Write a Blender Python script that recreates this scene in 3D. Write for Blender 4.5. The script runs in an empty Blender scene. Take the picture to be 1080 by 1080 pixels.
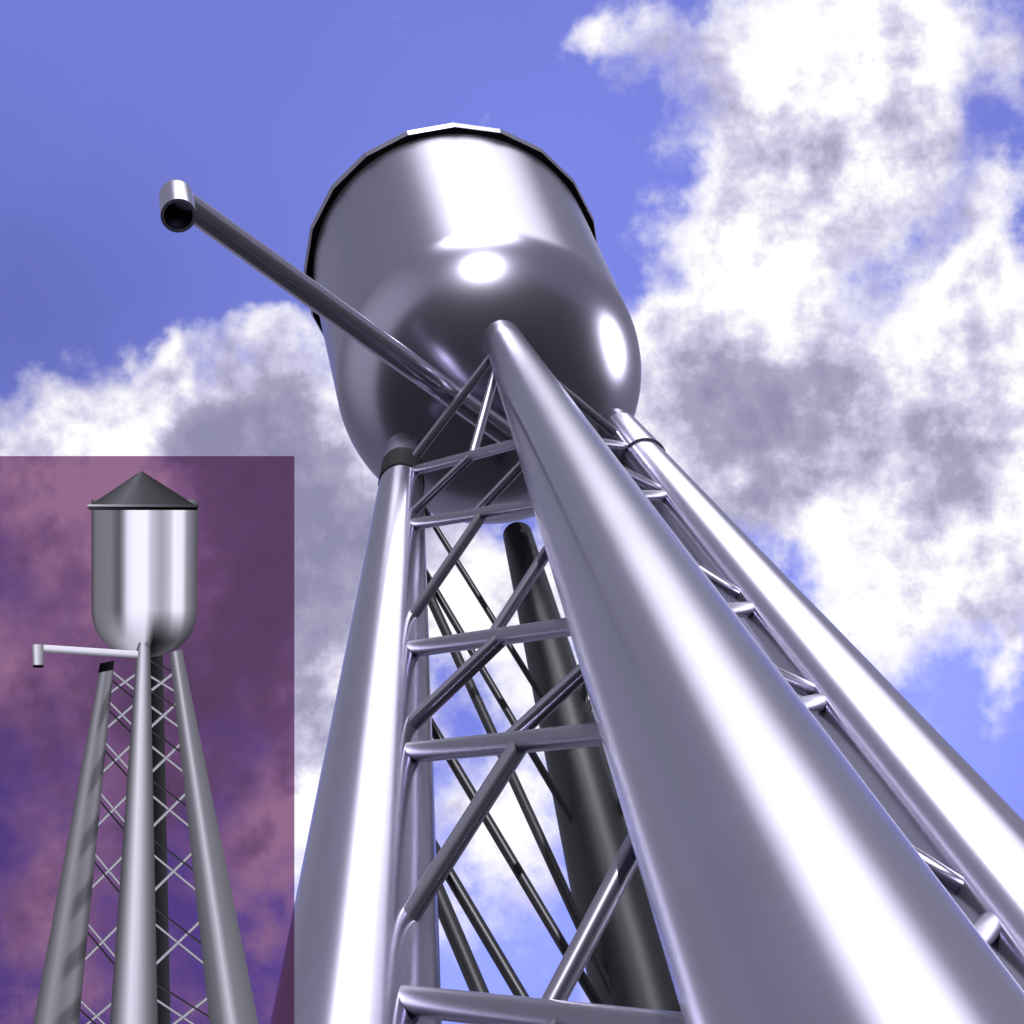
import bpy, bmesh, math, random
import numpy as np
from mathutils import Vector, Matrix
random.seed(4)
S=2.0
P=dict(d=8.16490,h=20.69744,a=-0.01580,e=1.15445,r=-0.30968,f=3.98926*900,H=2.16457,roofR=1.05,D=0.87,rt=0.66287,zt=-1.13385,s=0.12672,lr=0.11268,k=0.03964,alpha=0.22821)
Z0=P['h']*S+1.6
# ---------------- camera
C=Vector((0,-P['d']*S,1.6))
a,e,r=P['a'],P['e'],P['r']
F=Vector((math.sin(a)*math.cos(e),math.cos(a)*math.cos(e),math.sin(e)))
R1=F.cross(Vector((0,0,1))).normalized();U1=R1.cross(F)
R2=math.cos(r)*R1+math.sin(r)*U1;U2=-math.sin(r)*R1+math.cos(r)*U1
camd=bpy.data.cameras.new("camera");cam=bpy.data.objects.new("camera",camd)
bpy.context.collection.objects.link(cam)
M=Matrix((R2,U2,-F)).transposed().to_4x4();M.translation=C
cam.matrix_world=M
camd.sensor_width=36;camd.lens=36*P['f']/1080;camd.clip_end=20000;camd.clip_start=.05
bpy.context.scene.camera=cam
def proj(p):
    q=Vector(p)-C;z=q.dot(F)
    return 540+P['f']*q.dot(R2)/z,540-P['f']*q.dot(U2)/z
def ray(x,y): return (F+R2*((x-540)/P['f'])+U2*((540-y)/P['f'])).normalized()
def T(x,y,z): return Vector((x*S,y*S,z*S+Z0))
AZ={'front':-90,'right':0,'back':90,'left':180}
def leg(l,z):
    A=math.radians(AZ[l])+P['alpha'];rr=P['rt']+P['s']*(P['zt']-z)
    return rr*math.cos(A),rr*math.sin(A),(P['lr']+P['k']*(P['zt']-z))*(.82 if l=='back' else 1)
def LP(l,z): return T(*leg(l,z)[:2],z)
def zfory(l,y):
    return float(min(((abs(proj(LP(l,z))[1]-y),z) for z in np.arange(P['zt'],-16,-.01)))[1])
# ---------------- materials
def mat(name,fn):
    m=bpy.data.materials.new(name);m.use_nodes=True;fn(m.node_tree,m.node_tree.nodes['Principled BSDF']);return m
def steelfn(c,metal,rough,spec=.5):
    def fn(nt,b):
        tc=nt.nodes.new('ShaderNodeTexCoord')
        n=nt.nodes.new('ShaderNodeTexNoise');n.inputs['Scale'].default_value=.5;n.inputs['Detail'].default_value=3
        nt.links.new(tc.outputs['Object'],n.inputs['Vector'])
        cr=nt.nodes.new('ShaderNodeValToRGB')
        cr.color_ramp.elements[0].position=.3;cr.color_ramp.elements[1].position=.7
        cr.color_ramp.elements[0].color=(c[0]*.94,c[1]*.94,c[2]*.94,1);cr.color_ramp.elements[1].color=(c[0]*1.03,c[1]*1.03,c[2]*1.03,1)
        nt.links.new(n.outputs['Fac'],cr.inputs['Fac']);nt.links.new(cr.outputs['Color'],b.inputs['Base Color'])
        b.inputs['Roughness'].default_value=rough
        b.inputs['Metallic'].default_value=metal
        b.inputs['Specular IOR Level'].default_value=spec
    return fn
steel=mat("painted_steel",steelfn((.44,.425,.56),.95,.20))
tanksteel=mat("tank_steel",steelfn((.33,.32,.43),.95,.24))
brsteel=mat("bracing_steel",steelfn((.26,.25,.33),.9,.27))
shsteel=mat("shaded_steel",steelfn((.03,.03,.036),.5,.4,.2))  # rear leg and bracing: their shade is put into this darker colour
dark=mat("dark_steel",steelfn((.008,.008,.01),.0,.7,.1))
def concf(nt,b):
    n=nt.nodes.new('ShaderNodeTexNoise');n.inputs['Scale'].default_value=5;n.inputs['Detail'].default_value=8
    cr=nt.nodes.new('ShaderNodeValToRGB');cr.color_ramp.elements[0].color=(.2,.2,.19,1);cr.color_ramp.elements[1].color=(.36,.35,.33,1)
    nt.links.new(n.outputs['Fac'],cr.inputs['Fac']);nt.links.new(cr.outputs['Color'],b.inputs['Base Color']);b.inputs['Roughness'].default_value=.9
conc=mat("concrete",concf)
def grf(nt,b):
    tc=nt.nodes.new('ShaderNodeTexCoord')
    n=nt.nodes.new('ShaderNodeTexNoise');n.inputs['Scale'].default_value=.25;n.inputs['Detail'].default_value=6
    nt.links.new(tc.outputs['Object'],n.inputs['Vector'])
    cr=nt.nodes.new('ShaderNodeValToRGB');cr.color_ramp.elements[0].position=.35;cr.color_ramp.elements[1].position=.65
    cr.color_ramp.elements[0].color=(.03,.032,.03,1);cr.color_ramp.elements[1].color=(.055,.055,.057,1)
    nt.links.new(n.outputs['Fac'],cr.inputs['Fac']);nt.links.new(cr.outputs['Color'],b.inputs['Base Color']);b.inputs['Roughness'].default_value=1;b.inputs['Specular IOR Level'].default_value=.1
grm=mat("ground",grf)
# ---------------- mesh helpers
def link(o,parent=None):
    bpy.context.collection.objects.link(o)
    if parent: o.parent=parent
    return o
def meshobj(name,V,Fc,m,parent=None,smooth=True,angle=None):
    me=bpy.data.meshes.new(name);me.from_pydata([tuple(v) for v in V],[],Fc);me.update()
    me.materials.append(m)
    for p in me.polygons:p.use_smooth=smooth
    if angle: me.set_sharp_from_angle(angle=math.radians(angle))
    return link(bpy.data.objects.new(name,me),parent)
def lathe(prof,n=96):
    V=[];Fc=[]
    for (rr,z) in prof:
        for i in range(n):
            t=2*math.pi*i/n;V.append((rr*math.cos(t)*S,rr*math.sin(t)*S,z*S+Z0))
    for j in range(len(prof)-1):
        for i in range(n):
            k=(i+1)%n;Fc.append((j*n+i,j*n+k,(j+1)*n+k,(j+1)*n+i))
    return V,Fc
def tube(V,Fc,p1,p2,r1,r2,n=20,caps=True,dome1=False,seg=1):
    p1=Vector(p1);p2=Vector(p2);ax=(p2-p1).normalized()
    u=ax.orthogonal().normalized();w=ax.cross(u)
    rings=[]
    if dome1:
        for t in (85,65,45,22): rings.append((p1-ax*r1*.45*math.sin(math.radians(t)),r1*math.cos(math.radians(t))))
    rings+= [(p1.lerp(p2,i/seg),r1+(r2-r1)*i/seg) for i in range(seg+1)]
    b=len(V)
    for c,rr in rings:
        for i in range(n):
            t=2*math.pi*i/n;V.append(c+u*rr*math.cos(t)+w*rr*math.sin(t))
    m=len(rings)
    for j in range(m-1):
        for i in range(n):
            k=(i+1)%n;Fc.append((b+j*n+i,b+j*n+k,b+(j+1)*n+k,b+(j+1)*n+i))
    if caps:
        Fc.append(tuple(b+i for i in range(n))[::-1]);Fc.append(tuple(b+(m-1)*n+i for i in range(n)))
# ---------------- water tower
wt=bpy.data.objects.new("water_tower",None);link(wt)
H=P['H'];D=P['D']
prof=[(math.cos(t)*1,-D*math.sin(t)) for t in np.linspace(math.pi/2-.001,0,28)]+[(1,H*.5),(1,H)]
V,Fc=lathe(prof,128);meshobj("tank",V,Fc,tanksteel,wt)
rr=P['roofR']
V,Fc=lathe([(.98,H-.03),(rr,H-.03)],20);meshobj("soffit",V,Fc,dark,wt,smooth=False)  # near-black colour paints in the shade under the eave
prof=[(rr,H-.03),(rr+.012,H+.03),(.5,H+.33),(.06,H+.62),(.001,H+.66)]
V,Fc=lathe(prof,20);meshobj("roof",V,Fc,brsteel,wt,smooth=False)
zg=-Z0/S
for l in AZ:
    V=[];Fc=[]
    zt=P['zt'];x1,y1,r1=leg(l,zt);x2,y2,r2=leg(l,zg+.15)
    tube(V,Fc,T(x1,y1,zt),T(x2,y2,zg+.15),r1*S,r2*S,128,dome1=True,seg=60)
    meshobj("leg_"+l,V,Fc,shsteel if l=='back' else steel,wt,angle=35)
V=[];Fc=[]
z1,z2=P['zt']-.27,P['zt']-.56
x1,y1,r1=leg('left',z1);x2,y2,r2=leg('left',z2)
tube(V,Fc,T(x1,y1,z1),T(x2,y2,z2),r1*S*1.05,r2*S*1.05,48)
meshobj("leg_collar",V,Fc,dark,wt,angle=35)
V=[];Fc=[]
z1,z2=P['zt']-.12,P['zt']-.62
x1,y1,r1=leg('right',z1);x2,y2,r2=leg('right',z2)
tube(V,Fc,T(x1,y1,z1),T(x2,y2,z2),r1*S*1.1,r2*S*1.1,48)
meshobj("leg_sleeve",V,Fc,steel,wt,angle=35)
V=[];Fc=[]
for l in AZ:
    x2,y2,r2=leg(l,zg);b=r2*1.5
    tube(V,Fc,T(x2,y2,zg+.16),T(x2,y2,zg-.2),b*S,b*S*1.1,8)
meshobj("footings",V,Fc,conc,wt,smooth=False)
# bracing
zl=[zfory('left',y) for y in (500,556,688,797,1050)]
zf=[zfory('front',y) for y in (458,524,650,764,1110)]
step=2.2
while min(zl[-1],zf[-1])-step>zg+1:
    zl.append(zl[-1]-step);zf.append(zf[-1]-step);step*=1.05
V=[];Fc=[];V2=[];F2=[]
def member(p,q,b,n=18): tube(V,Fc,p,q,b*S,b*S,n)
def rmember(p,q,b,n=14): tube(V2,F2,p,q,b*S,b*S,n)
for i in range(len(zl)):
    br=.030+.0062*(zl[0]-zl[i]);br=min(br,.09)
    L0=LP('left',zl[i]);F0=LP('front',zf[i]);Rr=LP('right',zl[i]);B0=LP('back',zf[i])
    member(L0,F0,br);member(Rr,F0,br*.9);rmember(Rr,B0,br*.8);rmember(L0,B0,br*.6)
    if i+1<len(zl):
        L1=LP('left',zl[i+1]);F1=LP('front',zf[i+1]);Rr1=LP('right',zl[i+1]);B1=LP('back',zf[i+1])
        m0=L0.lerp(F0,.5);m1=L1.lerp(F1,.45)
        member(L1,m0,br*.9);member(m1,F0,br*.9)
        member(Rr1,F0,br*.9)
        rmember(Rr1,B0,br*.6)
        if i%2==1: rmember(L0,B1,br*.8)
T0=LP('front',P['zt']-.1)
member(LP('left',zl[0]),T0,.03);member(LP('left',zl[0]).lerp(LP('front',zf[0]),.5),T0,.028)
member(LP('right',zl[0]),T0,.028)
meshobj("bracing",V,Fc,brsteel,wt,angle=35)
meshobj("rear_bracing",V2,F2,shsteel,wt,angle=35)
za=-1.12
d=ray(186,208);t=(za*S+Z0-C.z)/d.z;pe=C+d*t
V=[];Fc=[]
tube(V,Fc,T(0,0,za),pe,.078*S,.078*S,24)
meshobj("outlet_arm",V,Fc,steel,wt,angle=35)
V=[];Fc=[];n=32
for (rr_,dz) in [(.001,.12),(.07,.10),(.1,.04),(.105,0),(.105,-.36),(.085,-.36),(.085,.0)]:
    for i in range(n):
        tt=2*math.pi*i/n;V.append(pe+Vector((rr_*S*math.cos(tt),rr_*S*math.sin(tt),dz*S)))
for j in range(6):
    for i in range(n):
        k=(i+1)%n;Fc.append((j*n+i,j*n+k,(j+1)*n+k,(j+1)*n+i))
meshobj("outlet_spout",V,Fc,steel,wt,angle=35)
# ---------------- ground
V=[(-3000,-3000,0),(3000,-3000,0),(3000,3000,0),(-3000,3000,0)]
meshobj("ground",V,[(0,1,2,3)],grm,smooth=False)
# ---------------- inset picture overlay, set up as a made-up tinted panel
dist=8.0
def pp(x,y,off=0):
    return C+(F*(dist-off)+R2*((x-540)/P['f']*dist)+U2*((540-y)/P['f']*dist))
bb=bpy.data.objects.new("inset_panel",None);link(bb)
tint=bpy.data.materials.new("inset_tint");tint.use_nodes=True
nt=tint.node_tree;nt.nodes.clear()
o=nt.nodes.new('ShaderNodeOutputMaterial');tr=nt.nodes.new('ShaderNodeBsdfTransparent');tr.inputs[0].default_value=(.29,.15,.26,1)
df=nt.nodes.new('ShaderNodeBsdfTranslucent');df.inputs[0].default_value=(.30,.12,.28,1)
mx=nt.nodes.new('ShaderNodeMixShader');mx.inputs[0].default_value=.12
nt.links.new(tr.outputs[0],mx.inputs[1]);nt.links.new(df.outputs[0],mx.inputs[2]);nt.links.new(mx.outputs[0],o.inputs[0])
meshobj("panel",[pp(-60,481),pp(310.5,481),pp(310.5,1140),pp(-60,1140)],[(0,1,2,3)],tint,bb,smooth=False)
V=[];Fc=[];p1=pp(120,1142);tube(V,Fc,pp(120,1140),(p1.x+.2,p1.y+.3,p1.z-.4),.03,.03)
tube(V,Fc,(p1.x+.2,p1.y+.3,p1.z-.4),(p1.x+.2,p1.y+.3,0),.05,.07)
meshobj("post",V,Fc,dark,bb)  # invented support for the inset panel
pv=[];pf=[];pc=[];lay=[0]
def g(v): 
    v=v/255.; return ((v*.97)**2.2,(v*.96)**2.2,min(1,(v*1.05))**2.2,1)
def poly(rows,prof,nseg=24):
    lay[0]+=1;off=.0006*lay[0]
    b=len(pv)
    for j,row in enumerate(rows):
        xl,yl,xr,yr=row
        for i in range(nseg+1):
            u=i/nseg;pv.append(pp(xl+(xr-xl)*u,yl+(yr-yl)*u,off))
            t=j/(len(rows)-1)
            pc.append(g(prof(u,t)))
    for j in range(len(rows)-1):
        for i in range(nseg):
            q=b+j*(nseg+1)+i;pf.append((q,q+1,q+nseg+2,q+nseg+1))
def lerp(tab):
    return lambda u,t:float(np.interp(u,[a for a,_ in tab],[b for _,b in tab]))
def bar(x1,y1,x2,y2,w,tab=((0,90),(.4,210),(1,90))):
    dx,dy=x2-x1,y2-y1;L_=math.hypot(dx,dy);nx,ny=-dy/L_*w/2,dx/L_*w/2
    poly([(x1-nx,y1-ny,x1+nx,y1+ny),(x2-nx,y2-ny,x2+nx,y2+ny)],lerp(tab),6)
poly([(158,690,172,690),(160,1085,180,1085)],lerp([(0,25),(1,60)]))
def LX(y): return 115-(y-700)*.145
def FX(y): return 152-(y-680)*.02
def RX(y): return 187+(y-690)*.155
ys=[705,735,775,825,885,955,1035,1110]
for i in range(len(ys)-1):
    y1,y2=ys[i],ys[i+1]
    bar(LX(y1),y1,FX(y2),y2,2.6);bar(FX(y1),y1,LX(y2),y2,3.2)
    bar(FX(y1),y1+4,RX(y2),y2,2.6);bar(RX(y1),y1,FX(y2),y2,3.4)
    bar(FX(y1),y1-12,RX(y2),y2-20,2,((0,30),(1,80)))
    bar(LX(y1)+3,y1+12,FX(y2),y2+9,2.0,((0,30),(1,70)))
poly([(180,688,193,684),(223,1085,275,1085)],lerp([(0,85),(.25,115),(.45,205),(.6,130),(1,105)]))
def lsh(u,t):
    base=np.interp(u,[0,.3,.55,.8,1],[85,150,120,135,80])
    st=math.sin(t*34+u*5+3*t*t);k=min(1,max(0,(st-.1)/.6))*min(1,max(0,(u-.4)/.2))
    return base*(1-.25*k)
poly([(108-.188*(y-698),y,122-.098*(y-698),y) for y in np.linspace(698,1085,120)],lsh)
poly([(107,699,122,696),(105,709,121,706)],lerp([(0,15),(1,35)]))
tk=lerp([(0,70),(.04,120),(.18,125),(.26,88),(.30,150),(.34,235),(.40,255),(.52,255),(.56,205),(.66,165),(.74,200),(.78,255),(.86,245),(.9,150),(1,85)])
poly([(98,527,210,527),(98,640,209,640)],tk,60)
rows=[]
for t in np.linspace(0,1,30):
    w=math.sqrt(max(0,1-t**2.4));rows.append((153.5-55.5*w,640+53*t,153.5+55.5*w,640+53*t))
def domef(u,t):
    v=tk(u,0)
    lo=np.interp(u,[0,.3,.5,.6,.9,1],[90,190,215,30,90,60])
    m=min(1,max(0,(t-.05)*1.6));v=v*(1-m)+lo*m
    return v
poly(rows,domef,60)
poly([(93,535,211,535),(150,497,151,497)],lambda u,t:np.interp(u,[0,.3,.5,.7,1],[70,110,85,75,55]),20)
poly([(93,534,211,534),(96,538,209,538)],lerp([(0,60),(.5,20),(1,0)]))
poly([(95,532,211,532),(93,534,211,535)],lerp([(0,200),(.5,110),(1,60)]))
poly([(148,677,157,677),(145.5,684,160,684),(117,1085,168,1085)],lerp([(0,70),(.15,120),(.4,230),(.55,205),(.8,120),(1,80)]))
bar(42,683,147,690,8,((0,250),(.5,225),(1,90)))
poly([(36,679,48,679),(37,703,48,703)],lerp([(0,120),(.3,240),(1,110)]))
bar(37,702,48,702,3,((0,40),(1,0)))
me=bpy.data.meshes.new("printed_picture");me.from_pydata([tuple(v) for v in pv],[],pf)
ca=me.color_attributes.new("Col",'FLOAT_COLOR','POINT')
for i,c in enumerate(pc): ca.data[i].color=c
pm=bpy.data.materials.new("glowing_print");pm.use_nodes=True;nt=pm.node_tree;nt.nodes.clear()  # emission added so the picture glows; nothing lights it from behind
o=nt.nodes.new('ShaderNodeOutputMaterial');em=nt.nodes.new('ShaderNodeEmission');at=nt.nodes.new('ShaderNodeVertexColor');at.layer_name="Col"
nt.links.new(at.outputs[0],em.inputs[0]);nt.links.new(em.outputs[0],o.inputs[0])
me.materials.append(pm);link(bpy.data.objects.new("printed_picture",me),bb)
# ---------------- sun + sky
saz=math.radians(-74);sel=math.radians(8)
def dirv(az,el):
    az=math.radians(az);el=math.radians(el);return Vector((math.cos(el)*math.cos(az),math.cos(el)*math.sin(az),math.sin(el)))
Ldir=Vector((math.cos(sel)*math.cos(saz),math.cos(sel)*math.sin(saz),math.sin(sel)))
sl=bpy.data.lights.new("sun",'SUN');sl.energy=5;sl.angle=math.radians(.5);sl.color=(1,.985,.97)
so=bpy.data.objects.new("sun",sl);link(so);so.rotation_euler=Ldir.to_track_quat('Z','Y').to_euler();so.location=(0,-30,30)
w=bpy.data.worlds.new("World");bpy.context.scene.world=w;w.use_nodes=True;nt=w.node_tree;nt.nodes.clear()
try:
    w.cycles.sampling_method='MANUAL';w.cycles.sample_map_resolution=256
except Exception: pass
N=nt.nodes.new;Lk=nt.links.new
out=N('ShaderNodeOutputWorld');bg=N('ShaderNodeBackground');bg.inputs[1].default_value=.1;Lk(bg.outputs[0],out.inputs[0])
sky=N('ShaderNodeTexSky');sky.sky_type='NISHITA';sky.sun_disc=False;sky.sun_elevation=sel;sky.sun_rotation=math.pi/2-saz
tc=N('ShaderNodeTexCoord')
def math_(op,a,b=None,c=None,clamp=False):
    m=N('ShaderNodeMath');m.operation=op;m.use_clamp=clamp
    for i,v in enumerate((a,b,c)):
        if v is None: continue
        if isinstance(v,(int,float)): m.inputs[i].default_value=v
        else: Lk(v,m.inputs[i])
    return m.outputs[0]
def vmath(op,a,b):
    m=N('ShaderNodeVectorMath');m.operation=op
    for i,v in enumerate((a,b)):
        if isinstance(v,tuple): m.inputs[i].default_value=v
        else: Lk(v,m.inputs[i])
    return m.outputs[0]
def vscale(a,s):
    m=N('ShaderNodeVectorMath');m.operation='SCALE';Lk(a,m.inputs[0])
    if isinstance(s,(int,float)): m.inputs['Scale'].default_value=s
    else: Lk(s,m.inputs['Scale'])
    return m.outputs[0]
def dot(v):
    m=N('ShaderNodeVectorMath');m.operation='DOT_PRODUCT';Lk(tc.outputs['Generated'],m.inputs[0]);m.inputs[1].default_value=tuple(v);return m.outputs['Value']
def smooth(v,lo,hi):
    m=N('ShaderNodeMapRange');m.interpolation_type='SMOOTHSTEP';Lk(v,m.inputs['Value']);m.inputs['From Min'].default_value=lo;m.inputs['From Max'].default_value=hi;return m.outputs['Result']
def mixc(f,a,b):
    m=N('ShaderNodeMix');m.data_type='RGBA';Lk(f,m.inputs['Factor'])
    for k,v in (('A',a),('B',b)):
        if isinstance(v,tuple): m.inputs[k].default_value=v
        else: Lk(v,m.inputs[k])
    return m.outputs['Result']
fz=math_('MAXIMUM',dot(F),.05)
su=math_('MULTIPLY',math_('DIVIDE',dot(R2),fz),P['f']/1000)
sv=math_('MULTIPLY',math_('DIVIDE',dot(U2),fz),-P['f']/1000)
cmb=N('ShaderNodeCombineXYZ');Lk(su,cmb.inputs[0]);Lk(sv,cmb.inputs[1]);uv=cmb.outputs[0]
def noise(scale,detail,rough=.6,seed=0,vec=None,dim='2D'):
    n=N('ShaderNodeTexNoise');n.noise_dimensions=dim;n.inputs['Scale'].default_value=scale;n.inputs['Detail'].default_value=detail;n.inputs['Roughness'].default_value=rough
    Lk(vmath('ADD',vec or uv,(seed,seed*.7,seed*1.3)),n.inputs['Vector'])
    return n
wn=noise(5,4,.6,3)
wuv=vmath('ADD',uv,vscale(vmath('SUBTRACT',wn.outputs['Color'],(.5,.5,.5)),.13))
def blobs(lst):
    acc=None
    for (x,y,rx,ry,wgt) in lst:
        s2=N('ShaderNodeVectorMath');s2.operation='MULTIPLY_ADD';Lk(wuv,s2.inputs[0]);s2.inputs[1].default_value=(1000/rx,1000/ry,0)
        s2.inputs[2].default_value=(-(x-540)/rx,-(y-540)/ry,0)
        s3=N('ShaderNodeVectorMath');s3.operation='DOT_PRODUCT';Lk(s2.outputs[0],s3.inputs[0]);Lk(s2.outputs[0],s3.inputs[1])
        e_=math_('POWER',.45,s3.outputs['Value'])
        acc=math_('MULTIPLY',e_,wgt) if acc is None else math_('MULTIPLY_ADD',e_,wgt,acc)
    return acc
cov=blobs([(845,30,110,90,1),(880,150,125,110,.9),(805,260,90,90,1),(950,50,55,80,.7),(1010,130,35,80,-.6),(975,240,28,60,-.35),(1045,300,65,110,1),
 (900,430,200,90,1.1),(750,410,100,75,1),(1050,460,80,130,1),(850,510,140,60,.9),(960,590,100,70,1),(905,660,35,35,.6),(1070,700,35,50,.9),(700,340,55,30,.7),
 (100,450,90,45,1.1),(190,370,16,22,.7),(285,350,45,35,.9),(240,450,130,60,.8),(30,475,40,25,.6),(400,560,110,110,1),(330,650,60,120,.7),(345,850,50,80,.6),(500,640,60,80,.9),(515,880,60,70,1),(600,720,80,80,.6),
 (625,35,32,16,.6),(512,125,20,16,.4),(835,575,30,30,-.4),
 (120,130,230,150,-.7),(330,150,120,120,-.6),(590,130,90,130,-.7),(1000,760,60,60,-.4),(90,330,80,30,-.5),
 (60,590,90,110,.9),(240,600,110,130,1.0),(40,960,90,90,.7),(270,880,60,60,.9),(160,770,150,70,.7),(400,980,60,60,.4),(1055,50,25,40,.6)])
n1=noise(6.0,9,.63,11)
dens=math_('MULTIPLY_ADD',math_('SUBTRACT',n1.outputs['Fac'],.5),2.5,cov)
alpha=smooth(dens,.03,.85)
shade=blobs([(900,430,180,70,.85),(890,140,70,90,.65),(740,390,90,60,.85),(830,510,120,50,.6),(270,470,110,50,.8),(340,620,70,120,.7),(1000,500,80,40,.4),(450,560,120,90,.4),(240,600,90,140,1.0),(180,770,150,80,1.0),(50,600,80,80,.7),(50,940,90,80,.7),(260,880,60,60,.5)])
n3=noise(6,7,.58,21)
sh=math_('MULTIPLY_ADD',math_('SUBTRACT',n3.outputs['Fac'],.5),2.6,shade)
n4=noise(6.0,6,.6,11.02)
rel=math_('MULTIPLY',math_('SUBTRACT',n1.outputs['Fac'],n4.outputs['Fac']),3.0)
sh=math_('ADD',sh,rel)
sh=math_('MULTIPLY',sh,.62)
cr=N('ShaderNodeValToRGB');Lk(sh,cr.inputs['Fac'])
el=cr.color_ramp.elements;el[0].position=.06;el[0].color=(1,.97,1,1);el[1].position=1;el[1].color=(.27,.26,.40,1)
x=el.new(.32);x.color=(.66,.62,.80,1)
x=el.new(.62);x.color=(.38,.365,.53,1)
ccol=vscale(cr.outputs[0],10.4)
grd=blobs([(0,330,200,150,-.25),(600,200,200,200,.15),(980,740,200,160,.55),(500,1000,200,120,.6)])
blue=vscale(vmath('MULTIPLY',sky.outputs[0],(4.1,3.1,6.6)),math_('ADD',grd,1.0))
chart=mixc(alpha,blue,ccol)
sk2=vmath('MINIMUM',vmath('MULTIPLY',sky.outputs[0],(5.4,3.7,3.8)),(2.5,2.4,3.1))
n5=noise(2.2,4,.55,5,vec=tc.outputs['Generated'],dim='3D')
rest=mixc(smooth(n5.outputs['Fac'],.48,.62),sk2,(2.9,2.75,3.6,1))
def added_glow(az,el,rad,val):  # bright sky spot added out of view to put highlights on the steel
    dd=dot(dirv(az,el));c0=math.cos(math.radians(rad*1.5));c1=math.cos(math.radians(rad*.4))
    return math_('MULTIPLY',smooth(dd,c0,c1),val)
glow_sum=math_('ADD',added_glow(-70,51,11,130),added_glow(15,12,11,120))
glow_sum=math_('ADD',glow_sum,added_glow(-44,70,12,22))
glow_sum=math_('ADD',glow_sum,added_glow(-150,10,35,4.5))
one=N('ShaderNodeCombineXYZ')
for i in range(3): one.inputs[i].default_value=1
rest=vmath('ADD',rest,vscale(one.outputs[0],glow_sum))
final=mixc(smooth(dot(F),.955,.972),rest,chart)
Lk(final,bg.inputs[0])
sc=bpy.context.scene
sc.view_settings.view_transform='Standard';sc.view_settings.look='None';sc.view_settings.exposure=0
